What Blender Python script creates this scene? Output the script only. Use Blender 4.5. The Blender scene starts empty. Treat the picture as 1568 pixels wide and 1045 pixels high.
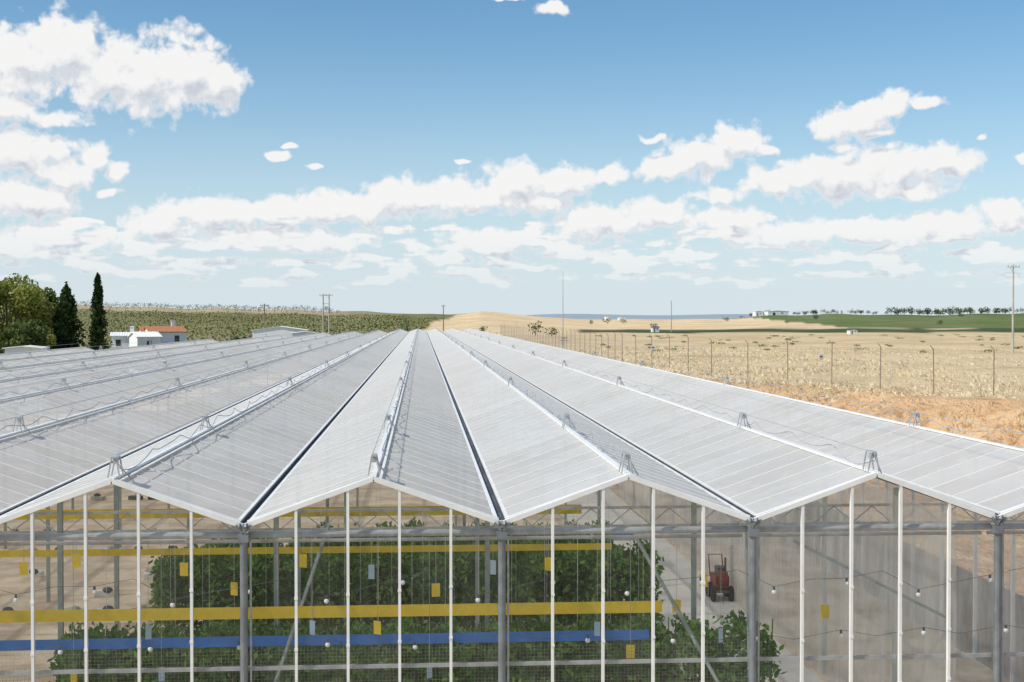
import bpy, math, random
import numpy as np
from mathutils import Vector
random.seed(7); rng=np.random.default_rng(7)
TH=math.radians(3.98); C=math.cos(TH); S=math.sin(TH); CAMZ=8.2
scene=bpy.context.scene
scene.view_settings.view_transform='Standard'
scene.view_settings.look='None'; scene.view_settings.exposure=0
def pix_xy(p,d):            # image pixel column + distance -> ground plan X,Y
    e=(p-784)/2000*d
    return e*C+d*S, d*C-e*S
def elev(r,d): return CAMZ-(r-487)/2000*d  # image pixel row + distance -> height Z
def sm(x): x=np.clip(x,0,1); return x*x*(3-2*x)

# ---------------------------------------------------------------- node helper
class NT:
    def __init__(s,nt): s.nt=nt; s.n=nt.nodes; s.l=nt.links
    def node(s,t,**k):
        n=s.n.new(t)
        for a,b in k.items(): setattr(n,a,b)
        return n
    def set(s,sock,v):
        if isinstance(v,bpy.types.NodeSocket): s.l.new(v,sock)
        elif v is not None: sock.default_value=v
    def m(s,op,a,b=None,c=None,clamp=False):
        n=s.node('ShaderNodeMath',operation=op,use_clamp=clamp)
        s.set(n.inputs[0],a); s.set(n.inputs[1],b); s.set(n.inputs[2],c); return n.outputs[0]
    def v(s,op,a,b=None,c=None,scale=None):
        n=s.node('ShaderNodeVectorMath',operation=op)
        s.set(n.inputs[0],a); s.set(n.inputs[1],b)
        if c is not None: s.set(n.inputs[2],c)
        if scale is not None: s.set(n.inputs['Scale'],scale)
        return n.outputs['Value'] if op in('LENGTH','DOT_PRODUCT','DISTANCE') else n.outputs[0]
    def mix(s,f,a,b,bt='MIX'):
        n=s.node('ShaderNodeMix',data_type='RGBA',blend_type=bt)
        s.set(n.inputs[0],f)
        for i,x in((6,a),(7,b)):
            if isinstance(x,tuple) and len(x)==3: x=(*x,1)
            s.set(n.inputs[i],x)
        return n.outputs[2]
    def ss(s,x,a,b,lo=0,hi=1):
        n=s.node('ShaderNodeMapRange',interpolation_type='SMOOTHSTEP')
        for i,q in enumerate((x,a,b,lo,hi)): s.set(n.inputs[i],q)
        return n.outputs[0]
    def noise(s,vec,scale,detail=4,rough=.55,col=False,dim='3D'):
        n=s.node('ShaderNodeTexNoise',noise_dimensions=dim); s.set(n.inputs['Vector'],vec)
        n.inputs['Scale'].default_value=scale; n.inputs['Detail'].default_value=detail; n.inputs['Roughness'].default_value=rough
        return n.outputs['Color'] if col else n.outputs[0]
    def comb(s,x,y,z=0.0):
        n=s.node('ShaderNodeCombineXYZ')
        for i,q in enumerate((x,y,z)): s.set(n.inputs[i],q)
        return n.outputs[0]
    def sep(s,v):
        n=s.node('ShaderNodeSeparateXYZ'); s.set(n.inputs[0],v); return n.outputs
    def pos(s): return s.node('ShaderNodeNewGeometry').outputs['Position']
    def mapping(s,vec,scale):
        return s.v('MULTIPLY',vec,scale)
def newmat(name):
    m=bpy.data.materials.new(name); m.use_nodes=True
    m.node_tree.nodes.clear(); return m,NT(m.node_tree)
def outp(n,sh):
    o=n.node('ShaderNodeOutputMaterial'); n.l.new(sh,o.inputs[0])
def mat(name,col,rough=.6,metal=0,var=.25,sc=6,bump=0,col2=None):
    m,n=newmat(name); p=n.node('ShaderNodeBsdfPrincipled')
    ps=n.pos(); f=n.noise(ps,sc,3,.6)
    c2=col2 or tuple(c*(1-var) for c in col)
    n.set(p.inputs['Base Color'],n.mix(n.ss(f,.35,.65),c2,col))
    p.inputs['Roughness'].default_value=rough; p.inputs['Metallic'].default_value=metal
    if bump:
        b=n.node('ShaderNodeBump'); b.inputs['Strength'].default_value=bump; b.inputs['Distance'].default_value=.1
        n.set(b.inputs['Height'],f); n.l.new(b.outputs[0],p.inputs['Normal'])
    outp(n,p.outputs[0]); return m
def foliage(name,dark,light,sc,dry=None):
    m,n=newmat(name); ps=n.pos()
    f=n.ss(n.noise(ps,sc,2,.6),.35,.65)
    c=n.mix(f,dark,light)
    g=n.noise(ps,sc*9,1,.5); c=n.mix(n.ss(g,.5,.7,0,.6),c,tuple(x*.45 for x in dark))
    if dry: c=n.mix(n.ss(n.noise(ps,sc*2.3,2),.55,.7,0,.5),c,dry)
    d=n.node('ShaderNodeBsdfDiffuse'); n.set(d.inputs[0],c)
    t=n.node('ShaderNodeBsdfTranslucent'); n.set(t.inputs[0],c)
    mx=n.node('ShaderNodeMixShader'); mx.inputs[0].default_value=.3
    n.l.new(d.outputs[0],mx.inputs[1]); n.l.new(t.outputs[0],mx.inputs[2]); outp(n,mx.outputs[0]); return m

# ---------------------------------------------------------------- mesh helper
class MB:
    def __init__(s): s.v=[]; s.f=[]; s.mi=[]
    def quad(s,a,b,c,d,m=0):
        i=len(s.v); s.v+= [tuple(a),tuple(b),tuple(c),tuple(d)]; s.f.append((i,i+1,i+2,i+3)); s.mi.append(m)
    def poly(s,pts,m=0):
        i=len(s.v); s.v+=[tuple(p) for p in pts]; s.f.append(tuple(range(i,i+len(pts)))); s.mi.append(m)
    def box(s,c,h,m=0,rot=0):
        i=len(s.v); cr,sr=math.cos(rot),math.sin(rot)
        for dz in(-1,1):
            for dx,dy in((-1,-1),(1,-1),(1,1),(-1,1)):
                x,y=dx*h[0],dy*h[1]
                s.v.append((c[0]+x*cr-y*sr,c[1]+x*sr+y*cr,c[2]+dz*h[2]))
        for q in((0,3,2,1),(4,5,6,7),(0,1,5,4),(1,2,6,5),(2,3,7,6),(3,0,4,7)):
            s.f.append(tuple(i+k for k in q)); s.mi.append(m)
    def beam(s,a,b,w,h,m=0,up=(0,0,1)):
        a=Vector(a);b=Vector(b);d=(b-a).normalized();u=Vector(up)
        if abs(d.dot(u))>.98:u=Vector((0,1,0))
        r=d.cross(u).normalized();u=r.cross(d)
        i=len(s.v)
        for p in(a,b):
            for sx,sy in((-1,-1),(1,-1),(1,1),(-1,1)):
                s.v.append(tuple(p+r*sx*w/2+u*sy*h/2))
        for q in((0,3,2,1),(4,5,6,7),(0,1,5,4),(1,2,6,5),(2,3,7,6),(3,0,4,7)):
            s.f.append(tuple(i+k for k in q)); s.mi.append(m)
    def tube(s,pts,rad,seg=6,m=0):
        pts=[Vector(p) for p in pts]; n=len(pts)
        if not hasattr(rad,'__len__'): rad=[rad]*n
        i0=len(s.v)
        for k,p in enumerate(pts):
            d=(pts[min(k+1,n-1)]-pts[max(k-1,0)]).normalized()
            u=Vector((0,0,1)) if abs(d.z)<.9 else Vector((1,0,0))
            r=d.cross(u).normalized(); u=r.cross(d)
            for j in range(seg):
                a=2*math.pi*j/seg; s.v.append(tuple(p+(r*math.cos(a)+u*math.sin(a))*rad[k]))
        for k in range(n-1):
            for j in range(seg):
                a=i0+k*seg+j; b=i0+k*seg+(j+1)%seg
                s.f.append((a,b,b+seg,a+seg)); s.mi.append(m)
        s.f.append(tuple(i0+j for j in range(seg))[::-1]); s.mi.append(m)
        s.f.append(tuple(i0+(n-1)*seg+j for j in range(seg))); s.mi.append(m)
    def sphere(s,c,r,m=0,seg=10,ring=6):
        i0=len(s.v)
        rr=r if hasattr(r,'__len__') else (r,r,r)
        for k in range(ring+1):
            t=math.pi*k/ring
            for j in range(seg):
                a=2*math.pi*j/seg
                s.v.append((c[0]+rr[0]*math.sin(t)*math.cos(a),c[1]+rr[1]*math.sin(t)*math.sin(a),c[2]+rr[2]*math.cos(t)))
        for k in range(ring):
            for j in range(seg):
                a=i0+k*seg+j;b=i0+k*seg+(j+1)%seg
                s.f.append((a,a+seg,b+seg,b)); s.mi.append(m)
    def leaves(s,pts,size,m=0,up=0.0):
        pts=np.asarray(pts); n=len(pts)
        a=rng.normal(size=(n,3)); a[:,2]+=up; a/=np.linalg.norm(a,axis=1)[:,None]
        b=rng.normal(size=(n,3)); b-=a*(a*b).sum(1)[:,None]; b/=np.linalg.norm(b,axis=1)[:,None]
        sz=(size if hasattr(size,'__len__') else np.full(n,size))*rng.uniform(.6,1.3,n)
        a=a*sz[:,None]; b=b*sz[:,None]*.55
        V=np.stack([pts-a,pts-b,pts+a,pts+b],1).reshape(-1,3)
        i0=len(s.v); s.v+=V.tolist()
        s.f+=[(i0+4*k,i0+4*k+1,i0+4*k+2,i0+4*k+3) for k in range(n)]; s.mi+=[m]*n
    def obj(s,name,mats,parent=None,smooth=False):
        me=bpy.data.meshes.new(name); me.from_pydata(s.v,[],s.f)
        for q in mats: me.materials.append(q)
        if len(mats)>1: me.polygons.foreach_set('material_index',s.mi)
        if smooth: me.polygons.foreach_set('use_smooth',[True]*len(s.f))
        me.update(); o=bpy.data.objects.new(name,me); scene.collection.objects.link(o)
        if parent: o.parent=parent
        return o
def empty(name):
    o=bpy.data.objects.new(name,None); scene.collection.objects.link(o); return o

# ---------------------------------------------------------------- world / sky
SUN_EL=math.radians(47)
sd=Vector((-0.90,-0.40,0)).normalized()*math.cos(SUN_EL)+Vector((0,0,math.sin(SUN_EL)))
W=bpy.data.worlds.new("World"); scene.world=W; W.use_nodes=True
try:
    W.cycles.sampling_method='MANUAL'; W.cycles.sample_map_resolution=512
except Exception: pass
W.node_tree.nodes.clear(); n=NT(W.node_tree)
clouds=[ (20,95,62,48),(90,80,66,54),(165,112,66,50),(222,118,88,62),(285,108,66,58),(334,132,42,38),
(15,165,52,24),(85,182,48,14),(30,235,70,36),(105,265,42,24),(145,240,32,20),(182,262,16,18),(45,300,78,34),(170,298,16,8),
(428,240,26,7),(445,225,14,4),(482,253,14,5),(712,250,14,5),(780,0,25,6),(850,14,30,11),
(1010,258,40,22),(1065,242,62,32),(1130,217,48,28),(1175,230,22,10),(1000,212,16,7),(942,265,28,17),
(1270,197,32,21),(1320,184,54,28),(1362,165,44,21),(1420,160,28,9),(1340,206,25,7),(1562,243,14,7),(1500,210,12,5),
(1195,278,56,28),(1280,272,84,36),(1370,258,72,38),(1440,245,54,28),(1100,299,40,12),(1390,290,66,18),(1280,228,15,7),
(245,342,60,28),(330,328,86,32),(420,326,76,28),(500,315,64,28),(560,322,56,24),(625,302,66,32),(705,302,76,30),(795,276,62,30),(860,278,66,26),(820,312,60,18),
(1000,326,56,24),(920,342,72,30),(1540,327,48,26),(1300,352,150,20),(1180,360,90,18),(1450,347,90,20),(100,365,110,20),(20,378,75,18),(450,368,140,18),(765,368,100,18),(690,396,60,10),(880,388,60,11),(1110,338,76,22),(1490,385,40,9),(300,400,80,9),(800,408,50,7)]
g=bpy.data.node_groups.new('cloud_field','ShaderNodeTree')
g.interface.new_socket('P',in_out='INPUT',socket_type='NodeSocketVector')
g.interface.new_socket('D',in_out='OUTPUT',socket_type='NodeSocketFloat')
q=NT(g); gi=q.node('NodeGroupInput'); go=q.node('NodeGroupOutput'); P=gi.outputs[0]
warp=q.v('SCALE',q.v('SUBTRACT',q.noise(P,1/45,2,.5,True,'2D'),(.5,.5,.5)),scale=30.0)
warp=q.v('MULTIPLY',warp,(1,.7,0))
PW=q.v('ADD',P,warp)
cur=None
for (x,y,rx,ry) in clouds:
    t=(x-784)/2000; az=math.atan(t)*2000; el=math.atan((487-y)/2000/math.sqrt(1+t*t))*2000
    a=q.v('MULTIPLY_ADD',PW,(1/rx,1/ry,0),(-az/rx,-el/ry,0)); L=q.v('LENGTH',a)
    cur=L if cur is None else q.m('SMOOTH_MIN',cur,L,.2)
F=q.m('SUBTRACT',1.0,cur)
# low, far-away rows of small cumulus just above the horizon (all azimuths)
sp=q.sep(P); vv=sp[1]
low=q.noise(q.v('MULTIPLY',P,(1/75,1/20,0)),1.0,2,.5,False,'2D')
cov=q.m('MULTIPLY',q.ss(vv,20,60),q.ss(vv,190,130))
F2=q.m('ADD',q.m('MULTIPLY',q.m('SUBTRACT',low,.50),5.0),q.m('MULTIPLY',q.m('SUBTRACT',cov,1.0),3.0))
F=q.m('MAXIMUM',F,F2)
F=q.m('MAXIMUM',F,-2.0)
nz=q.m('MULTIPLY',q.m('SUBTRACT',q.noise(P,1/34,5,.52,False,'2D'),.5),1.3)
vo=q.node('ShaderNodeTexVoronoi',feature='F1',voronoi_dimensions='2D'); q.set(vo.inputs['Vector'],PW); vo.normalize=True
vo.inputs['Scale'].default_value=1/24; vo.inputs['Detail'].default_value=2; vo.inputs['Roughness'].default_value=.5
bl=q.m('MULTIPLY',q.m('SUBTRACT',.36,vo.outputs['Distance']),.95)
q.l.new(q.m('ADD',q.m('ADD',F,nz),bl),go.inputs[0])
tc=n.node('ShaderNodeTexCoord').outputs['Generated']; dr=n.v('NORMALIZE',tc)
e_=n.v('DOT_PRODUCT',dr,(C,-S,0)); n_=n.v('DOT_PRODUCT',dr,(S,C,0)); z_=n.sep(dr)[2]
U=n.m('MULTIPLY',n.m('ARCTAN2',e_,n_),2000.0); V=n.m('MULTIPLY',n.m('ARCSINE',z_),2000.0)
P0=n.comb(U,V,0.0)
def field(p):
    gn=n.node('ShaderNodeGroup'); gn.node_tree=g; n.set(gn.inputs[0],p); return gn.outputs[0]
D0=field(P0); D1=field(n.v('ADD',P0,(-10,24,0)))
mask=n.ss(D0,-.12,.40)
lit=n.ss(n.m('SUBTRACT',D0,D1),-.85,.25)
thick=n.ss(D0,.05,.6)
shade=n.m('MAXIMUM',lit,n.m('MULTIPLY',n.m('SUBTRACT',1.0,thick),.8))
cc=n.mix(shade,(5.5,6.0,6.8),(9.1,9.1,9.05))
sky=n.node('ShaderNodeTexSky',sky_type='NISHITA'); sky.sun_disc=False
sky.sun_elevation=SUN_EL; sky.sun_rotation=math.atan2(sd.x,sd.y)
sky.air_density=1.0; sky.dust_density=.3; sky.ozone_density=1.5
hz=n.m('POWER',n.ss(V,560,-40),1.7)
skc=n.mix(n.m('MULTIPLY',hz,.92),n.mix(1.0,sky.outputs[0],(.80,1.12,1.24),'MULTIPLY'),(6.9,7.7,8.45))
fade=n.ss(V,10,150,.35,1.0)
final=n.mix(n.m('MULTIPLY',mask,fade),skc,cc)
bg=n.node('ShaderNodeBackground'); n.set(bg.inputs[0],final); bg.inputs[1].default_value=.1
wo=n.node('ShaderNodeOutputWorld'); n.l.new(bg.outputs[0],wo.inputs[0])
sl=bpy.data.lights.new('sun','SUN'); sl.energy=4.3; sl.angle=math.radians(.6); sl.color=(1,.95,.86)
so=bpy.data.objects.new('sun',sl); scene.collection.objects.link(so)
so.rotation_euler=(-sd).to_track_quat('-Z','Y').to_euler()

# ---------------------------------------------------------------- camera
cd=bpy.data.cameras.new('camera'); cd.lens=36*2000/1568; cd.sensor_width=36; cd.clip_end=60000; cd.clip_start=.1
co=bpy.data.objects.new('camera',cd); scene.collection.objects.link(co); scene.camera=co
co.location=(0,0,CAMZ); co.rotation_euler=(math.radians(90-1.01),0,-TH)

# ---------------------------------------------------------------- terrain
FY=[-60,46,75.8,105.7,128,177,330]; FX=[84,46.6,34.8,23,20,20,20]
PP=[-800,-200,130,230,300,400,470,560,640,690,735,800,860,920,1010,1090,1180,1300,1568,2500]
PZ=[17.0,17.0,16.6,15.9,14.6,13.4,13.6,13.0,10.4,10.2,12.6,11.0,8.0,6.2,6.5,7.6,10.0,10.4,11,12]
def terr(X,Y):
    X=np.asarray(X,float);Y=np.asarray(Y,float)
    e=X*C-Y*S; nn=X*S+Y*C; px=np.where(nn>20,784+2000*e/np.maximum(nn,20),784)
    Xf=np.interp(Y,FY,FX); toe=np.maximum(Xf-12,14.4); cr=np.maximum(Xf-3,toe+4)
    u=(X-toe)/(cr-toe)
    wob=.6*np.sin(Y*.35)+.4*np.sin(Y*.83+X*.3)+.3*np.sin(Y*1.7-X*.9)+.2*np.sin(Y*3.1+X*1.3)
    lev=3.5*sm(u+wob*.22*(u>0))*(nn>-200)
    lev=np.maximum(lev,3.5*sm((Y-335)/60)*sm((X+40)/40))
    w=sm((nn-350)/550)*(1-sm((nn-1050)/900))
    wl=sm((nn-210)/690)*(1-sm((nn-1050)/900))
    w=np.where(px<620,wl,w)
    pz=np.interp(px,PP,PZ)+.5*np.sin(px*.021)+.3*np.sin(px*.06)
    z=lev*(1-w)+pz*w
    z+=np.where(X>cr,.12*np.sin(X*.21+Y*.13)+.1*np.sin(Y*.31-X*.07),0)
    z+=28*np.exp(-((nn-14000)/2500)**2)*(1+.6*np.sin(e*.0011)+.4*np.sin(e*.0031))
    return z,e,nn,px,u,Xf
def tz(x,y): return float(terr(np.array([x]),np.array([y]))[0][0])
az=np.concatenate([np.arange(-27,27,.1),np.arange(27,333,4.)]); az=np.radians(az)
rr=np.concatenate([[1,8,18],1/np.linspace(1/28,1/2400,330),[3200,4500,7000,10000,12000,14000,17000,25000,40000]])
A,R=np.meshgrid(az,rr); Eg=R*np.sin(A); Ng=R*np.cos(A); X=Eg*C+Ng*S; Y=Ng*C-Eg*S
z,e,nn,px,u,Xf=terr(X,Y)
def L(c): return np.array(c)
straw=L((.71,.55,.335)); gold=L((.80,.61,.375)); orange=L((.58,.37,.205)); green=L((.15,.20,.07)); dkg=L((.08,.11,.05)); vine=L((.27,.25,.12)); soil=L((.50,.41,.26)); grassg=L((.2,.2,.08))
col=np.zeros(X.shape+(3,))+straw
def blc(m,c): 
    global col
    m=np.clip(m,0,1)[...,None]; col=col*(1-m)+c*m
wn=np.sin(px*.02)*6+np.sin(px*.05+1)*3
blc(sm((nn-400+wn)/8)*sm((475-nn+wn)/8)*sm((px-880)/12),dkg)
blc(sm((nn-475+wn)/8)*(px>690),gold)
nb=np.interp(px,[880,1125,1180,1265,1300,3000],[2500,900,640,520,470,470])
blc(sm((nn-nb)/12)*(px>1100),green)
blc(.6*(.5+.5*np.sin(nn*.35))*(nn>nb+10)*(px>1100),L((.22,.24,.11)))
blc(sm((nn-620)/8)*sm((655-nn)/8)*sm((px-1180)/60),L((.19,.22,.08)))
blc(sm((nn-760)/8)*sm((px-1300)/40),dkg*1.3)
def lbf(nn): return 640+np.clip(nn-400,-200,450)*.17+5*np.sin(nn*.03)
left=sm((lbf(nn)-px)/6)*(nn>150)
blc(sm((px-620)/8)*sm((890-px)/30)*sm((nn-330)/30),gold)
blc(left,vine)
blc(left*sm((px-480+ (nn-600)*.2)/10)*sm((590-px+(nn-600)*.1)/10)*sm((nn-560)/20)*sm((800-nn)/20)*.8,L((.36,.33,.18)))
blc(left*sm((nn-660)/20)*sm((540-px)/60),soil)
blc(left*sm((px-600)/30)*sm((nn-700)/30)*.4,L((.13,.15,.06)))
blc(sm((-X-30)/6)*(nn<260),grassg)
patch=.5+.5*np.sin(X*.9+Y*.31)*np.sin(Y*.77-X*.4)
m=sm((u+.3)/.3)*sm((1.7-u)/.7)*(nn<360)*(nn>0); blc(m*(1-.35*patch),orange)
blc((u<=0)*(X>13)*(nn<340),orange*.9)
fz=sm((nn-1500)/5000); blc(fz,L((.32,.39,.44)))  # aerial haze painted into the land colour, growing with distance
nr,nc=X.shape
vs=np.stack([X,Y,z],-1).reshape(-1,3)
idx=np.arange(nr*nc).reshape(nr,nc); a=idx[:-1]; b=idx[1:]
fa=np.stack([a,np.roll(a,-1,1),np.roll(b,-1,1),b],-1).reshape(-1,4)[:,::-1]
me=bpy.data.meshes.new('ground'); 
me.vertices.add(len(vs)); me.vertices.foreach_set('co',vs.ravel())
me.loops.add(fa.size); me.loops.foreach_set('vertex_index',fa.ravel().astype(np.int32))
me.polygons.add(len(fa)); me.polygons.foreach_set('loop_start',np.arange(0,fa.size,4,dtype=np.int32)); me.polygons.foreach_set('loop_total',np.full(len(fa),4,dtype=np.int32))
me.polygons.foreach_set('use_smooth',np.ones(len(fa),bool)); me.update(calc_edges=True); me.validate()
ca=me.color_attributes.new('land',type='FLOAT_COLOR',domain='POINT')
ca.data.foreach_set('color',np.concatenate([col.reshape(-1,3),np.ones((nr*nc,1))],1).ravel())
gm,n2=newmat('land'); ps=n2.pos()
at=n2.node('ShaderNodeAttribute',attribute_name='land').outputs['Color']
n1=n2.noise(ps,.05,4,.6); nb_=n2.noise(ps,.6,4,.65); nc_=n2.noise(n2.mapping(ps,(.02,.09,0)),1.,4,.6)
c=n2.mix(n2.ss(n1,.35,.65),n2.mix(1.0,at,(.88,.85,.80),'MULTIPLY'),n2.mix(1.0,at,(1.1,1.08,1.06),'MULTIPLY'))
c=n2.mix(n2.ss(nb_,.45,.75,0,.5),c,n2.mix(1.0,at,(.55,.50,.45),'MULTIPLY'))
spp=n2.sep(ps)
near=n2.m('MULTIPLY',n2.ss(spp[0],18,30),n2.ss(spp[1],420,330))
isz=n2.ss(spp[2],3.0,3.4)
near=n2.m('MULTIPLY',near,isz)
c=n2.mix(n2.m('MULTIPLY',near,n2.ss(nc_,.55,.66,0,.45)),c,(.34,.31,.15))
c=n2.mix(n2.m('MULTIPLY',near,n2.ss(n2.noise(ps,.11,3,.6),.54,.66,0,.5)),c,(.62,.41,.24))
bank=n2.ss(spp[2],3.35,2.6)
c=n2.mix(n2.m('MULTIPLY',bank,n2.ss(n2.noise(ps,1.6,5,.75),.48,.62,0,.7)),c,n2.mix(1.0,at,(.55,.45,.36),'MULTIPLY'))
c=n2.mix(n2.m('MULTIPLY',bank,n2.ss(n2.noise(n2.mapping(ps,(.5,.25,.9)),1.,4,.6),.52,.62,0,.6)),c,(.66,.48,.29))
bs=n2.node('ShaderNodeBsdfPrincipled'); n2.set(bs.inputs['Base Color'],c); bs.inputs['Roughness'].default_value=.95; bs.inputs['Specular IOR Level'].default_value=.1
bp=n2.node('ShaderNodeBump'); bp.inputs['Strength'].default_value=1.0; bp.inputs['Distance'].default_value=.7
n2.set(bp.inputs['Height'],n2.noise(ps,.9,4,.7)); n2.l.new(bp.outputs[0],bs.inputs['Normal'])
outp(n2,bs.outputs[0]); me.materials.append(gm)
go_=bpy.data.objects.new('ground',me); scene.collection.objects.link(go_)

# ---------------------------------------------------------------- materials
white=mat('white_aluminium',(.84,.83,.80),.5,0,.08,3)
galv=mat('galvanised_steel',(.5,.51,.52),.45,.2,.25,5)
dark=mat('dark_steel',(.10,.115,.13),.5,.3,.3,5)
gutm=mat('gutter_metal',(.15,.15,.155),.5,.3,.4,1.5)
greenst=mat('green_grey_steel',(.36,.41,.39),.5,.1,.2,4)
concrete=mat('concrete',(.5,.47,.42),.85,0,.2,1.2)
wood=mat('weathered_wood',(.26,.19,.13),.9,0,.3,8)
plaster=mat('white_plaster',(.84,.82,.79),.8,0,.06,2)
terra=mat('terracotta',(.52,.22,.10),.8,0,.3,4)
blackm=mat('dark_opening',(.03,.03,.035),.4)
yel=mat('yellow_tape',(.85,.60,.03),.45,0,.1,6)
blu=mat('blue_tape',(.04,.2,.62),.45,0,.15,5)
ltb=mat('pale_blue_card',(.45,.6,.72),.5,0,.1,5)
redm=mat('red_paint',(.26,.035,.03),.5,0,.4,8)
rubber=mat('rubber',(.03,.03,.03),.8)
# roof glass (whitewashed)
rg,r=newmat('whitewashed_glass'); ps=r.pos(); sp=r.sep(ps)
cell=r.comb(r.m('FLOOR',r.m('DIVIDE',r.m('ADD',sp[0],.74),2.0)),r.m('FLOOR',r.m('SUBTRACT',sp[1],.42)),0.0)
wn_=r.node('ShaderNodeTexWhiteNoise',noise_dimensions='2D'); r.set(wn_.inputs['Vector'],cell)
pan=wn_.outputs[0]
st=r.noise(r.mapping(ps,(1.2,5,1)),1.0,2,.6); big=r.noise(ps,.30,2,.6); fine=r.noise(ps,2.4,3,.65)
fac=r.m('ADD',r.m('MULTIPLY',pan,.26),r.m('ADD',r.m('MULTIPLY',st,.35),r.m('MULTIPLY',big,.7)))
cr_=r.mix(r.ss(fac,.42,.90),(.76,.715,.645),(.92,.89,.835))
cr_=r.mix(r.ss(fine,.55,.75,0,.55),cr_,(.98,.965,.93))
df=r.node('ShaderNodeBsdfDiffuse'); r.set(df.inputs[0],cr_)
tl=r.node('ShaderNodeBsdfTranslucent'); tl.inputs[0].default_value=(.95,.92,.88,1)
tp=r.node('ShaderNodeBsdfTransparent')
gl=r.node('ShaderNodeBsdfGlossy'); gl.inputs['Roughness'].default_value=.35
m1=r.node('ShaderNodeMixShader'); m1.inputs[0].default_value=.30; r.l.new(df.outputs[0],m1.inputs[1]); r.l.new(tl.outputs[0],m1.inputs[2])
m2=r.node('ShaderNodeMixShader'); r.set(m2.inputs[0],r.m('MULTIPLY_ADD',pan,.08,.15)); r.l.new(m1.outputs[0],m2.inputs[1]); r.l.new(tp.outputs[0],m2.inputs[2])
fr=r.node('ShaderNodeFresnel'); fr.inputs[0].default_value=1.3
m3=r.node('ShaderNodeMixShader'); r.set(m3.inputs[0],r.m('MULTIPLY',fr.outputs[0],.22)); r.l.new(m2.outputs[0],m3.inputs[1]); r.l.new(gl.outputs[0],m3.inputs[2])
outp(r,m3.outputs[0])
def clear(name,haze,hcol,refl=.5,streak=.0):
    m,n=newmat(name); tp=n.node('ShaderNodeBsdfTransparent'); tp.inputs[0].default_value=(.97,.975,.97,1)
    d=n.node('ShaderNodeBsdfDiffuse'); d.inputs[0].default_value=(*hcol,1)
    t=n.node('ShaderNodeBsdfTranslucent'); t.inputs[0].default_value=(*hcol,1)
    dd=n.node('ShaderNodeMixShader'); dd.inputs[0].default_value=.5; n.l.new(d.outputs[0],dd.inputs[1]); n.l.new(t.outputs[0],dd.inputs[2])
    a=n.node('ShaderNodeMixShader'); ns=n.noise(n.mapping(n.pos(),(1.3,1.3,.5)),1.0,2,.6)
    n.set(a.inputs[0],n.ss(ns,.3,.75,haze*.6,haze*1.4+streak)); n.l.new(tp.outputs[0],a.inputs[1]); n.l.new(dd.outputs[0],a.inputs[2])
    if refl>0:
        g=n.node('ShaderNodeBsdfGlossy'); g.inputs['Roughness'].default_value=.03
        f=n.node('ShaderNodeFresnel'); f.inputs[0].default_value=1.45
        b=n.node('ShaderNodeMixShader'); n.set(b.inputs[0],n.m('MULTIPLY',f.outputs[0],refl)); n.l.new(a.outputs[0],b.inputs[1]); n.l.new(g.outputs[0],b.inputs[2]); a=b
    outp(n,a.outputs[0]); return m
fglass=clear('facade_glass',.05,(.8,.8,.76),.4)
film=clear('plastic_film',.5,(.92,.89,.84),0)
# ---------------------------------------------------------------- greenhouse
GH=empty('greenhouse'); Y0=20.4; ZG=5.0; RISE=.70; ZR=ZG+RISE
ridges=[-.74+4*j for j in range(-8,4)]
def yend(x): return round(float(np.interp(x,[-33,-30,-26,-18,-2,12],[95,100,144,220,310,310])))+.4
glass=MB(); bars=MB(); ridge=MB(); gut=MB(); brk=MB(); cab=MB()
for xr in ridges:
    ye=yend(xr)
    for sgn in(-1,1):
        xg=xr+sgn*1.94; zg=ZG+.03
        glass.quad((xg,Y0,zg),(xg,ye,zg),(xr,ye,ZR),(xr,Y0,ZR))
        sl_=Vector((xr-xg,0,ZR-zg)); nrm=Vector((sgn*.34,0,.94))
        k=0; yy=Y0+.02
        while yy<ye:
            w=.08 if k==0 else .026
            a=Vector((xg,yy,zg))+nrm*.010; b=Vector((xr,yy,ZR))+nrm*.010
            bars.beam(a,b,w,.05 if k==0 else .012)
            yy+=1.0; k+=1
    ridge.beam((xr,Y0-.03,ZR+.025),(xr,ye,ZR+.025),.08,.04)
    ridge.beam((xr+.10,Y0,ZR-.012),(xr+.10,ye,ZR-.012),.05,.02)
    yb=[Y0+.15,29.0]; 
    while yb[-1]+18.5<ye: yb.append(yb[-1]+18.5)
    for y in yb:
        for dy in(-.03,.22):
            brk.beam((xr-.09,y+dy,ZR+.03),(xr-.035,y+dy,ZR+.33),.02,.02); brk.beam((xr+.09,y+dy,ZR+.03),(xr+.035,y+dy,ZR+.33),.02,.02)
        brk.beam((xr,y-.06,ZR+.34),(xr,y+.26,ZR+.34),.08,.025)
        brk.box((xr,y+.1,ZR+.27),(.035,.05,.04)); 
        brk.beam((xr,y-.03,ZR+.32),(xr+.22,y+.22,ZR-.03),.015,.015)
    # ridge draw wire plus slack hose draped in shallow loops
    pts=[]; y=Y0+.2
    while y<min(ye,90):
        f=((y-Y0)%2.6)/2.6; amp=.15+.05*math.sin(y*.9+xr)
        pts.append((xr+.06+.04*math.sin(y*2),y,ZR+.24-amp*math.sin(math.pi*f))); y+=.26
    cab.tube(pts,.009,4)
    cab.tube([(xr-.03,Y0+.1,ZR+.345),(xr-.03,ye-1,ZR+.345)],.007,4)
gx=sorted({round(x-2,3) for x in ridges}|{round(x+2,3) for x in ridges})
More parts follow.
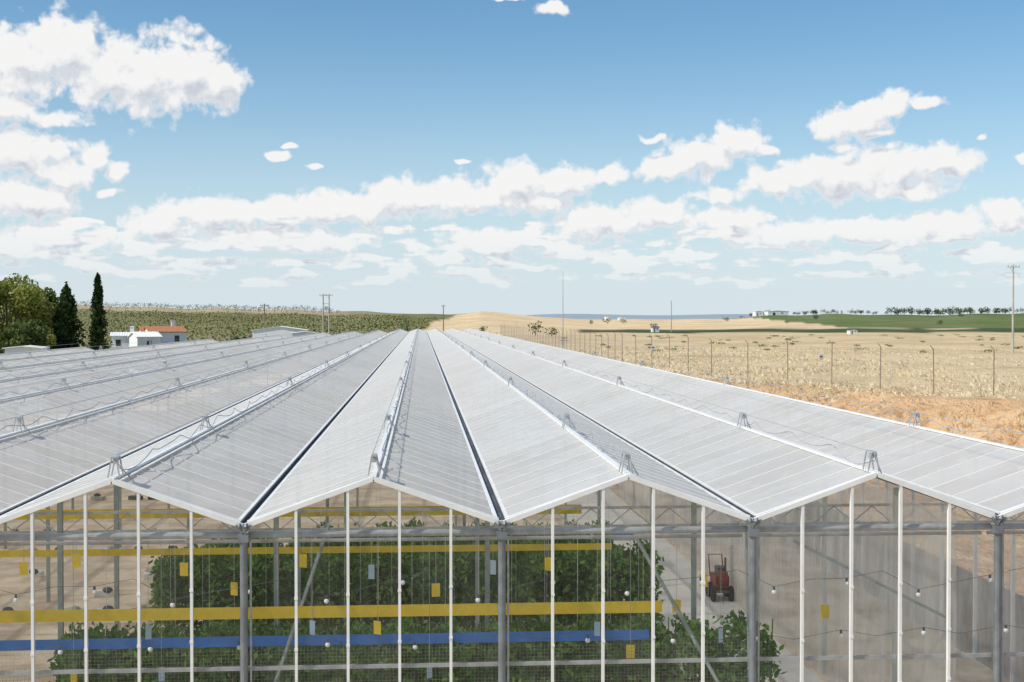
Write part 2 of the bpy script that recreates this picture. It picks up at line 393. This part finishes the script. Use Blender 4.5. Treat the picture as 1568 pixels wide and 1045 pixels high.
for x in gx:
    ye=max(yend(x-2),yend(x+2)) if x<13 else 310.4
    if x<-34: ye=95
    gut.box((x,(Y0-.1+ye)/2,ZG-.035),(.05,(ye-Y0+.1)/2,.01))
    for s in(-1,1):
        gut.beam((x+s*.052,Y0-.1,ZG-.01),(x+s*.052,ye,ZG-.01),.010,.08)
        ridge.beam((x+s*.090,Y0,ZG+.045),(x+s*.090,ye,ZG+.045),.06,.02)
glass.obj('roof_glass',[rg],GH); bars.obj('roof_bars',[white],GH); ridge.obj('ridge_caps',[white],GH); gut.obj('gutters',[gutm],GH)
brk.obj('vent_gear_brackets',[galv],GH); cab.obj('vent_cables',[galv],GH)
# facade
fg=MB(); fb=MB(); cl=MB(); be=MB()
XL,XR=gx[0],gx[-1]
def roofz(x):
    d=abs(((x-gx[0])%4)-2); return ZR-d/2*RISE
for xr in ridges:
    fg.poly([(xr-2,Y0+.03,0),(xr+2,Y0+.03,0),(xr+2,Y0+.03,ZG-.02),(xr,Y0+.03,ZR-.03),(xr-2,Y0+.03,ZG-.02)])
    for k in range(1,5):
        x=xr-2+.8*k
        fb.box((x,Y0,(roofz(x)-.03)/2),(.021,.035,(roofz(x)-.03)/2))
        zc=.6+.05*k
        while zc<4.6: fb.box((x,Y0-.037,zc),(.028,.006,.022)); zc+=.8
    for s in(-1,1):
        fb.beam((xr+s*2,Y0-.02,ZG-.02),(xr,Y0-.02,ZR+.0),.05,.075)
    be.tube([(xr-1.95,Y0+.16,4.82),(xr+1.95,Y0+.16,4.82)],.055,10)
    be.tube([(xr-1.95,Y0+.5,4.66),(xr+1.95,Y0+.5,4.66)],.03,8)
    be.beam((xr-1.95,Y0+.09,2.74),(xr+1.95,Y0+.09,2.74),.04,.06)
    be.beam((xr-1.95,Y0+.09,.9),(xr+1.95,Y0+.09,.9),.04,.07)
    fb.box((xr,Y0,.15),(2,.06,.15))
for x in gx:
    cl.tube([(x,Y0-.02,0),(x,Y0-.02,4.75)],.06,12)
    cl.box((x,Y0-.02,4.80),(.08,.075,.06)); cl.beam((x,Y0-.06,4.86),(x-.12,Y0-.06,5.0),.04,.04); cl.beam((x,Y0-.06,4.86),(x+.12,Y0-.06,5.0),.04,.04)
    cl.beam((x+.1,Y0+.02,0),(x+.1,Y0+.02,4.75),.03,.03,1)
fg.obj('facade_glass',[fglass],GH); fb.obj('facade_bars',[white],GH); cl.obj('facade_columns',[mat('column_grey',(.24,.26,.28),.45,.3,.25,4),galv],GH,False); be.obj('facade_rails',[galv],GH)
sw=MB(); swf=MB()
for x,ye in((XL,95),(XR,310)):
    sw.quad((x,Y0,0),(x,ye,0),(x,ye,ZG-.1),(x,Y0,ZG-.1))
    y=Y0
    while y<ye: swf.box((x+.0,y,ZG/2-.06),(.04,.03,ZG/2-.06)); y+=2
for xr in ridges:
    ye=yend(xr)-.02; sw.poly([(xr-1.98,ye,0),(xr+1.98,ye,0),(xr+1.98,ye,ZG-.1),(xr,ye,ZR-.1),(xr-1.98,ye,ZG-.1)])
sw.obj('side_wall_film',[film],GH); swf.obj('side_wall_posts',[white],GH)
ic=MB(); it=MB()
for x in gx[1:-1]:
    y=Y0+4.5; i=0
    while y<min(110,yend(x)-3):
        ic.box((x,y,ZG/2-.06),(.045,.045,ZG/2-.06)); y+=4.5 if i==0 else 9; i+=1
y=Y0+4.5
while y<100:
    for xr in ridges[2:]:
        if y<yend(xr)-3:
            it.beam((xr-1.95,y,4.55),(xr+1.95,y,4.55),.05,.05); it.beam((xr-1.95,y,4.2),(xr+1.95,y,4.2),.04,.04)
            for k in range(5):
                a=xr-1.9+k*.76; it.beam((a,y,4.22),(a+.38,y,4.53),.02,.02); it.beam((a+.38,y,4.53),(a+.76,y,4.22),.02,.02)
    y+=9
for xa in (-2.74,5.26,-10.74):
    ic.beam((xa+.05,Y0+.3,1.3),(xa+1.0,Y0+4.4,4.3),.05,.05)
ic.beam((5.2,Y0+.5,1.6),(3.6,Y0+1.2,4.5),.05,.05)
ic.beam((9.1,Y0+1.5,3.0),(6.5,Y0+2.0,4.3),.05,.05)
ic.obj('inner_columns',[greenst],GH); it.obj('inner_trusses',[galv],GH)
# insect net
nm,nn_=newmat('insect_net'); sp=nn_.sep(nn_.pos())
gxn=nn_.m('LESS_THAN',nn_.m('FRACT',nn_.m('MULTIPLY',sp[0],18.0)),.10); gzn=nn_.m('LESS_THAN',nn_.m('FRACT',nn_.m('MULTIPLY',sp[2],18.0)),.10)
f=nn_.m('MULTIPLY',nn_.m('MAXIMUM',gxn,gzn),.4)
d_=nn_.node('ShaderNodeBsdfDiffuse'); d_.inputs[0].default_value=(.55,.53,.45,1); t_=nn_.node('ShaderNodeBsdfTransparent')
mx=nn_.node('ShaderNodeMixShader'); nn_.set(mx.inputs[0],f); nn_.l.new(t_.outputs[0],mx.inputs[1]); nn_.l.new(d_.outputs[0],mx.inputs[2]); outp(nn_,mx.outputs[0])
nt_=MB(); nt_.quad((XL,Y0+.13,.3),(5.6,Y0+.13,.3),(5.6,Y0+.13,3.05),(XL,Y0+.13,3.05)); nt_.obj('insect_net',[nm],GH)
sandm=mat('sandy_floor',(.82,.69,.52),.95,0,.3,.8,.4,(.60,.46,.32))
fl=MB()
for xr in ridges:
    ye=yend(xr)-.05; fl.quad((xr-2,Y0+.05,.004),(xr+2,Y0+.05,.004),(xr+2,ye,.004),(xr-2,ye,.004))
fl.obj('greenhouse_floor',[sandm])
pa=MB(); pa.quad((5.9,Y0+.1,.01),(9.0,Y0+.1,.01),(9.0,200,.01),(5.9,200,.01)); pa.obj('concrete_path',[mat('path_concrete',(.80,.76,.69),.85,0,.12,1)])
cu=MB(); 
def curt(x0,y0,x1,y1,z0,z1,nseg):
    prev=None
    for i in range(nseg+1):
        t=i/nseg; x=x0+(x1-x0)*t; y=y0+(y1-y0)*t; o=.05*math.sin(i*1.7); p=(x+o,y+o)
        if prev: cu.quad((*prev,z0),(*p,z0),(*p,z1),(*prev,z1))
        prev=p
curt(9.1,Y0+1.2,9.1,60,.02,4.8,90); curt(6.9,34,9.0,34,2.2,4.7,16)
cu.obj('film_curtain',[film],None)
# ---------------------------------------------------------------- crop rows & traps
tom=foliage('tomato_leaf',(.075,.18,.035),(.25,.40,.11),1.6)
def croprow(y,x0,x1,z0,z1,n,ls=.085,sy=.3):
    b=MB(); xs=rng.uniform(x0,x1,n)
    top=z1-.12*(1+np.sin(xs*2.3+y))*.5-.10*np.sin(xs*7+y*3)-.22*rng.random(n)
    zs=z0+(top-z0)*rng.beta(1.4,1.0,n)
    ys=y+rng.normal(0,sy,n)
    k=rng.random(n)< (.85+.3*np.sin(xs*5.1+zs*4+y)); 
    b.leaves(np.stack([xs,ys,zs],1)[k],ls,0,.8)
    x=x0+.2
    while x<x1:
        b.tube([(x,y,.3),(x+.03,y,z1+.0)],.012,4,1); b.tube([(x+.03,y,z1),(x+.03,y,4.5)],.003,3,2)
        x+=.6
    b.beam((x0,y,.42),(x1,y,.42),.25,.12,0)
    x=x0
    while x<x1: b.box((x,y,.2),(.03,.03,.19),2); x+=2
    b.obj('tomato_plant_row',[tom,tom,white])
croprow(23.5,-6.4,6.4,.5,2.68,32000,.08,.4)
croprow(25.2,-6.8,4.8,.5,2.35,15000)
croprow(31.0,-6.2,5.6,.8,2.78,32000,.09,.45)
croprow(34.0,-5.6,5.0,.7,2.6,15000,.1)
croprow(37.5,-3.2,5.4,.7,2.3,9000,.1)
for yy_,zz_,hh_ in((22.0,3.27,.10),(27.9,3.27,.07),(33.2,3.30,.12)):
    tp_=MB(); tp_.box((-6.5,yy_,zz_),(10.6,.004,hh_)); tp_.obj('yellow_sticky_tape',[yel])
tp_=MB(); tp_.box((-6.5,22.7,2.62),(10.5,.004,.09)); tp_.obj('blue_sticky_tape',[blu])
def trap(p,rw,dep,m,name,w=.07,h=.11):
    x,y=pix_xy(p,dep); zz=elev(rw,dep); b=MB(); b.box((x,y,zz),(w,.003,h),0,random.uniform(-.6,.6)); b.tube([(x,y,zz+h),(x,y,4.6)],.004,4,1); b.obj(name,[m,galv])
for p,rw in((280,873),(463,860),(667,905),(840,865),(1078,890),(1037,930),(577,963),(966,1000),(1265,938),(115,860),(357,903),(110,1038),(34,872)): trap(p,rw,21.6,yel,'yellow_sticky_trap')
for p,rw in((225,970),(477,963),(755,870),(568,877),(657,1030),(245,1035),(915,965),(1105,975)): trap(p,rw,21.8,ltb,'blue_sticky_trap',.05,.12)
bulbm=mat('bulb_white',(.9,.9,.88),.3,0,.03)
lb_=MB()
for zz,yy,off in((3.75,20.75,0),(3.0,20.72,.5)):
    xs=[-7.5+off+(1.38 if zz<3.5 else 1.2)*i for i in range(15)]
    pts=[]
    for i,x in enumerate(xs):
        h=zz+random.uniform(-.08,.08)+(.0 if i%2 else .2 if zz>3.5 else .04)
        lb_.sphere((x,yy,h),.04,0); lb_.box((x,yy,h+.055),(.015,.015,.03),1)
        pts+= [(x,yy,h+.09),(x+.6,yy,h+.2 if zz>3.5 else h-.02)]
    lb_.tube(pts,.004,4,1)
lb_.obj('bulb_string',[bulbm,dark],smooth=False)
gb=MB()
for ri,y in enumerate((36.5,39,42,46,50,55,60)):
    x=-20.
    while x<-6.3-(ri*.3):
        if random.random()<.8:
            gb.box((x+random.uniform(-.15,.15),y+random.uniform(-.25,.25),.09),(.28,.17,.08),random.choice((0,1,2)),random.uniform(-.3,.3))
            gb.sphere((x,y,.2),(.16,.12,.1),random.choice((0,1)),6,4)
        x+=random.choice((.9,1.2,1.8))
gb.obj('grow_bags',[concrete,dark,white])
mx_,my_=pix_xy(1103,38); b=MB()
b.box((mx_,my_,.55),(.2,.36,.18),0); b.box((mx_,my_-.1,.85),(.13,.2,.12),1); b.box((mx_,my_,.3),(.25,.45,.04),1)
for dx in(-.26,.26):
    for dy in(-.32,.32):
        b.tube([(mx_+dx-.05,my_+dy,.22),(mx_+dx+.05,my_+dy,.22)],.22,14,2)
b.tube([(mx_-.2,my_+.36,.6),(mx_-.2,my_+.6,1.2),(mx_+.2,my_+.6,1.2),(mx_+.2,my_+.36,.6)],.02,6,0); b.tube([(mx_+.12,my_-.2,.95),(mx_+.12,my_-.2,1.25)],.03,8,1)
b.tube([(mx_-.12,my_-.38,.7),(mx_+.12,my_-.38,.7)],.2,16,0)
b.obj('crop_sprayer',[redm,dark,rubber])
tx,ty=pix_xy(962,43); b=MB(); b.box((tx,ty,.95),(.75,.4,.03),0); b.box((tx-.2,ty,1.14),(.32,.25,.16),1); b.box((tx+.35,ty,1.08),(.2,.2,.1),2)
for dx in(-.68,.68):
    for dy in(-.34,.34): b.box((tx+dx,ty+dy,.46),(.03,.03,.46),0)
b.obj('work_table',[galv,blu,white])

# ---------------------------------------------------------------- perimeter fence
fe=MB(); 
def fpt(Yv): return float(np.interp(Yv,FY,FX))
pts=[];Yv=44.
while Yv<330:
    pts.append((fpt(Yv),Yv)); 
    dx=(fpt(Yv+.5)-fpt(Yv))/.5; Yv+=5.0/math.sqrt(1+dx*dx)
for i,(x,y) in enumerate(pts):
    zb=tz(x,y); hh=2.9+random.uniform(-.08,.08); lx=random.uniform(-.04,.04)
    fe.tube([(x,y,zb-.3),(x+lx,y,zb+hh)],.035,6,0); fe.beam((x+lx,y,zb+hh-.02),(x+lx-.22,y,zb+hh+.22),.04,.04,0)
    if i:
        x0,y0=pts[i-1]; z0=tz(x0,y0)
        for h in(.1,.6,1.1,1.6,2.1,2.6): fe.beam((x0,y0,z0+h),(x,y,zb+h),.012,.012,1)
        for k in range(1,10):
            t=k/10; xa=x0+(x-x0)*t; ya=y0+(y-y0)*t; za=z0+(zb-z0)*t
            fe.beam((xa,ya,za+.1),(xa,ya,za+2.6),.006,.006,1)
fe.obj('wire_fence',[mat('fence_post_rust',(.36,.26,.19),.9,0,.3,9),galv])
for p,dd in((1260,94),(1001,118)):
    Yq=min(np.linspace(60,200,800),key=lambda yy:abs(784+2000*((fpt(yy)*C-yy*S)/(fpt(yy)*S+yy*C))-p))
    x=fpt(Yq); b=MB(); b.box((x-.08,Yq,tz(x,Yq)+1.9),(.17,.012,.2),0,.3); b.box((x-.08,Yq-.016,tz(x,Yq)+1.95),(.11,.004,.04),1,.3); b.obj('fence_sign',[plaster,redm])

# ---------------------------------------------------------------- dry grass, shrubs
grm=foliage('dry_grass_blades',(.72,.56,.34),(.9,.76,.52),.3,(.6,.5,.27))
N=34000; yy=rng.uniform(55,200,N); xf=np.interp(yy,FY,FX); xx=xf-6+rng.exponential(16,N)
zz=terr(xx,yy)[0]
ok=(np.sin(xx*.33)+np.sin(yy*.21+xx*.1)+rng.normal(0,.8,N)-np.where(xx<xf-3,1.0,0))>-.2; xx,yy,zz=xx[ok],yy[ok],zz[ok]
h=rng.uniform(.06,.28,len(xx)); w=rng.uniform(.06,.2,len(xx)); an=rng.normal(0,.5,len(xx)); lx=rng.normal(0,.15,len(xx))
b=MB(); Vv=np.stack([np.stack([xx-w*np.cos(an),yy-w*np.sin(an),zz-.05],1),np.stack([xx+w*np.cos(an),yy+w*np.sin(an),zz-.05],1),np.stack([xx+lx,yy+lx+.2,zz+h],1)],1).reshape(-1,3)
b.v=Vv.tolist(); b.f=[(3*i,3*i+1,3*i+2) for i in range(len(xx))]; b.mi=[0]*len(xx); b.obj('dry_grass',[grm])
def clump(b,x,y,z,rx,rz,n,ls,m=0,lumps=5):
    cs=rng.normal(0,.42,(lumps,3))*[rx,rx,rz*.6]; cs[:,2]=np.abs(cs[:,2])
    k=rng.integers(0,lumps,n); d=rng.normal(size=(n,3)); d/=np.linalg.norm(d,axis=1)[:,None]; rad=rng.uniform(.3,1,n)**.5
    P_=cs[k]+d*rad[:,None]*[rx*.6,rx*.6,rz*.45]+[x,y,z+rz*.5]; P_[:,2]=np.maximum(P_[:,2],z+.05)
    b.leaves(P_,ls,m,.3)
shr=foliage('shrub_leaf',(.16,.17,.07),(.30,.30,.14),.4)
b=MB()
for i in range(70):
    y=random.uniform(170,330); x=fpt(y)+random.uniform(8,130); s_=random.uniform(.2,.45); clump(b,x,y,tz(x,y),s_*2.6,s_,60,.12)
b.obj('field_shrubs',[shr])
olv=foliage('olive_leaf',(.08,.105,.045),(.19,.21,.09),.08)
b=MB()
def dtree(p,d,h,w=None,n=50):
    x,y=pix_xy(p,d); zb=tz(x,y); w=w or h*.7
    b.tube([(x,y,zb-.2),(x,y,zb+h*.4)],h*.03,5,1); clump(b,x,y,zb+h*.02,w,h*.9,n,h*.12)
for i in range(110):
    p=random.uniform(1360,1660) if i<70 else random.uniform(1135,1360)
    dtree(p,random.uniform(860,960),random.uniform(2.8,4.6) if i<70 else random.uniform(1.8,3.2),None,90)
for p,d,h in((845,330,2.6),(820,345,3.0),(740,380,2.0),(1002,520,2.0),(1112,700,2.4),(1206,560,1.7),(1250,640,2.4),(1440,540,2),(1470,700,2.4),(930,640,2.5),(955,650,2.4),(905,620,2.2),(365,300,3.6),(520,330,3.0),(610,330,3.2)): dtree(p,d,h,None,110)
b.obj('distant_trees',[olv,wood])
b=MB()
for r_ in range(5):
    d=705+r_*45; p=60+r_*4
    while p<520-r_*8:
        dtree(p+random.uniform(-1.5,1.5),d,random.uniform(2.0,2.9),1.7,24); p+=12
b.obj('olive_grove',[olv,wood])
b=MB(); acc=[]                # vine rows, running obliquely up the slope
rdx,rdy=.42,.907
for k in range(-60,60):
    s0=np.arange(-250,600,1.4); bx=-90+k*11*rdy+s0*rdx; by=480-k*11*rdx+s0*rdy
    z_,e_2,n_2,p_2,_,_=terr(bx,by)
    ok=(n_2>270)&(n_2<665)&(p_2<lbf(n_2)-4)&(p_2>40)
    acc.append(np.stack([bx[ok],by[ok],z_[ok]],1))
acc=np.concatenate(acc); acc=np.repeat(acc,3,0); acc+=rng.normal(0,1,acc.shape)*[.35,.35,.0]; acc[:,2]+=rng.uniform(.05,.8,len(acc))
b.leaves(acc,.45,0,.3)
b.obj('vineyard',[foliage('vine_leaf',(.12,.15,.05),(.24,.25,.10),.02)])  # leaf greens paled, with some distance haze mixed into the colour
# ---------------------------------------------------------------- big trees, left
def broadleaf(p,d,H,Wd,mt,n=9000,name='broadleaf_tree'):
    x,y=pix_xy(p,d); b=MB(); z0=tz(x,y)
    b.tube([(x,y,z0-.2),(x+.15,y,z0+H*.25),(x+.1,y,z0+H*.5),(x,y,z0+H*.8)],[.32,.24,.15,.05],8,1)
    cs=[]
    for i in range(34):
        a=random.uniform(0,6.28); hz_=random.uniform(.25,.95); rmax=Wd*.5*math.sin(math.pi*min(1,(hz_-.1)/.92))**.6
        r_=rmax*random.uniform(.3,.95); c_=(x+r_*math.cos(a),y+r_*math.sin(a),z0+H*hz_); cs.append(c_)
        b.tube([(x+.1,y,z0+H*(hz_*.55)),((x+c_[0])/2,(y+c_[1])/2,z0+H*hz_*.8),c_],[.09,.06,.02],5,1)
    cs=np.array(cs); k=rng.integers(0,len(cs),n); dv=rng.normal(size=(n,3)); dv/=np.linalg.norm(dv,axis=1)[:,None]
    rad=(Wd*.17*(.6+rng.random(len(cs))*.7))[k]*rng.random(n)**.4
    b.leaves(cs[k]+dv*rad[:,None]*[1,1,.75],.2,0,.4); b.obj(name,[mt,wood])
lg=foliage('light_tree_leaf',(.17,.21,.045),(.42,.42,.11),.5,(.45,.32,.1)); dgm=foliage('dark_tree_leaf',(.03,.055,.02),(.08,.12,.04),.6)
broadleaf(10,128,12.6,9.5,lg,16000); broadleaf(-70,125,13,10,lg,12000); broadleaf(58,138,11.2,7.5,foliage('mid_leaf',(.12,.16,.035),(.30,.32,.09),.5),11000); broadleaf(35,122,8.0,6,foliage('dusty_leaf',(.09,.12,.035),(.19,.23,.08),.5),8000)
def conifer(p,d,H,Wd,name,n=9000,pw=.8,droop=0,ls=.13):
    x,y=pix_xy(p,d); z0=tz(x,y); b=MB()
    b.tube([(x,y,z0-.2),(x,y,z0+H*.95)],[.25,.03],8,1)
    t=rng.random(n)**.8; layer=np.floor(t*14)/14
    a=rng.uniform(0,6.28,n)
    env=np.where(t<.12,.55+t*3.5,(1-t)**pw) 
    lump=.68+.32*np.sin(a*3+layer*23)+.16*np.sin(a*7+t*40)
    r_=Wd/2*env*lump*rng.random(n)**.4
    zz=z0+.6+t*(H-.6)-droop*r_+rng.normal(0,.15,n)
    b.leaves(np.stack([x+r_*np.cos(a),y+r_*np.sin(a),zz],1),ls,0,0)
    for i in range(int(30)):
        tt=random.uniform(.1,.85);aa=random.uniform(0,6.28);R_=Wd/2*(1-tt)**pw*.7
        b.tube([(x,y,z0+tt*H),(x+R_*math.cos(aa),y+R_*math.sin(aa),z0+tt*H+(.5 if not droop else -.2))],[.05,.015],4,1)
    b.obj(name,[dgm,wood])
conifer(150,130,12.4,2.7,'cypress_tree',11000,.5)
conifer(102,130,11.3,5.4,'pine_tree',8000,.55,.25,.2)
conifer(48,134,10,3.6,'pine_tree',5000,.8,.3,.17)
b=MB()
for i in range(34):
    p=random.uniform(-60,170); d=random.uniform(150,170); x,y=pix_xy(p,d); clump(b,x,y,0,1.8,random.uniform(2.5,4.6),160,.22)
b.obj('hedge',[foliage('hedge_leaf',(.07,.10,.03),(.16,.19,.06),.4)])
# ---------------------------------------------------------------- buildings
def house(p,d,w,dp,h,rh,name,rot=.15,roof=terra,wins=2,chim=True):
    x,y=pix_xy(p,d); o=empty(name); o.location=(x,y,tz(x,y)); o.rotation_euler=(0,0,rot)
    b=MB(); b.box((0,0,h/2),(w/2,dp/2,h/2)); b.poly([(-w/2,-dp/2,h),(-w/2,0,h+rh),(-w/2,dp/2,h)][::-1]); b.poly([(w/2,-dp/2,h),(w/2,dp/2,h),(w/2,0,h+rh)]); b.obj('walls',[plaster],o)
    b=MB()
    for s in(-1,1):
        b.beam((0,s*(dp/2+.2),h-.03),(0,0,h+rh+.07),w+.4,.10,0,(0,0,1))
    k=-w/2
    while k<w/2: 
        for s in(-1,1): b.beam((k,s*(dp/2+.2),h+.03),(k,0,h+rh+.14),.09,.05)
        k+=.35
    b.obj('roof',[roof],o)
    b=MB()
    for i in range(wins):
        xx=-w/2+w*(i+.5)/wins; b.box((xx,-dp/2-.003,h-1.0),(.35,.03,.45),0); b.box((xx,-dp/2-.04,h-1.5),(.45,.05,.05),1)
    b.box((w*.05,-dp/2-.003,1.0),(.45,.03,1.0),0); b.obj('windows_and_door',[blackm,plaster],o)
    if chim: b=MB(); b.box((w*.25,.3,h+rh+.3),(.3,.25,.6)); b.box((w*.25,.3,h+rh+.95),(.36,.31,.06)); b.obj('chimney',[plaster],o)
house(252,200,5.4,6,6.1,.7,'white_house',.35); house(192,192,3.8,5,5.6,.4,'white_house',.2,plaster,2,True); house(222,188,3.4,4,5.5,.6,'white_house',.5,plaster,1,False); house(228,202,2.6,4,6.2,.6,'white_house',.3,terra,1,False)
def shed(p,d,w,dp,h,name,roofm,rise=.1,rot=.1):
    x,y=pix_xy(p,d); o=empty(name); o.location=(x,y,tz(x,y)); o.rotation_euler=(0,0,rot)
    b=MB(); b.box((0,0,h/2),(w/2,dp/2,h/2)); b.box((-w*.2,-dp/2-.01,h*.35),(w*.06,.03,h*.35),1); b.box((w*.2,-dp/2-.01,h*.6),(w*.06,.03,h*.1),1)
    r_=w*rise; b.poly([(-w/2,-dp/2,h),(w/2,-dp/2,h),(0,-dp/2,h+r_)]); b.poly([(-w/2,dp/2,h),(0,dp/2,h+r_),(w/2,dp/2,h)]); b.obj('walls',[plaster,blackm],o)
    b=MB()
    for s in(-1,1): b.beam((s*(w/2+.2),0,h+.04),(0,0,h+r_+.08),dp+.4,.08)
    b.obj('roof',[roofm],o)
shed(430,250,10.0,9,5.7,'white_barn',plaster,.07,.05); shed(466,240,4.5,5,5.3,'white_barn',plaster,.06); shed(40,112,2.9,3,5.6,'white_outbuilding',plaster,.04); shed(1188,872,14,8,2.6,'white_barn',plaster,.03); shed(1160,875,5,6,3.2,'white_barn',plaster,.05)
shed(1003,420,2.2,2,1.6,'field_shed',dark,.1); shed(1305,380,2.4,2,1.2,'field_shed',dark,.1); shed(930,1900,7,9,6,'distant_silo',plaster); shed(952,1900,10,9,5,'distant_silo',plaster)
b=MB(); x0,y0=pix_xy(-80,118); x1,y1=pix_xy(110,125)
b.beam((x0,y0,2.2),(x1,y1,2.2),.25,4.4); b.beam((x0,y0,4.46),(x1,y1,4.46),.35,.1); b.obj('boundary_wall',[concrete])
# ---------------------------------------------------------------- poles
def pole(p,d,top,name,m,r0=.15,arms=1,lamp=False,twin=0):
    x,y=pix_xy(p,d); zb=tz(x,y); zt=elev(top,d); b=MB()
    for k in range(2 if twin else 1):
        xx=x+k*twin
        b.tube([(xx,y,zb-.3),(xx,y,zt)],[r0,r0*.6],8,0)
        for i in range(arms):
            h=zt-.35-i*1.0; b.beam((xx-.85,y-.1,h),(xx+.85,y-.1,h),.1,.1,0)
            for q_ in(-.75,-.3,.3,.75): b.tube([(xx+q_,y-.1,h+.05),(xx+q_,y-.1,h+.28)],.05,6,1)
        b.beam((xx-.5,y-.1,zt-.4),(xx,y-.1,zt-1.2),.05,.05,0)
    if twin: b.beam((x,y,zt-2.2),(x+twin,y,zt-2.2),.1,.12,0); b.box((x+twin/2,y-.1,zt-3.2),(.35,.25,.4),1)
    b.obj(name,[m,galv])
pole(405,250,465,'utility_pole',wood,.17,1); pole(495,290,450,'utility_pole',concrete,.2,1,False,1.3); pole(679,430,467,'utility_pole',wood,.2,1); pole(1551,172,405,'utility_pole',concrete,.17,1); pole(1028,440,460,'utility_pole',concrete,.17,0)
x,y=pix_xy(862,215); b=MB(); zb=tz(x,y); b.tube([(x,y,zb-.2),(x,y,elev(415,215))],[.11,.03],6); b.box((x,y,zb+.3),(.25,.25,.3)); b.obj('lightning_mast',[galv])
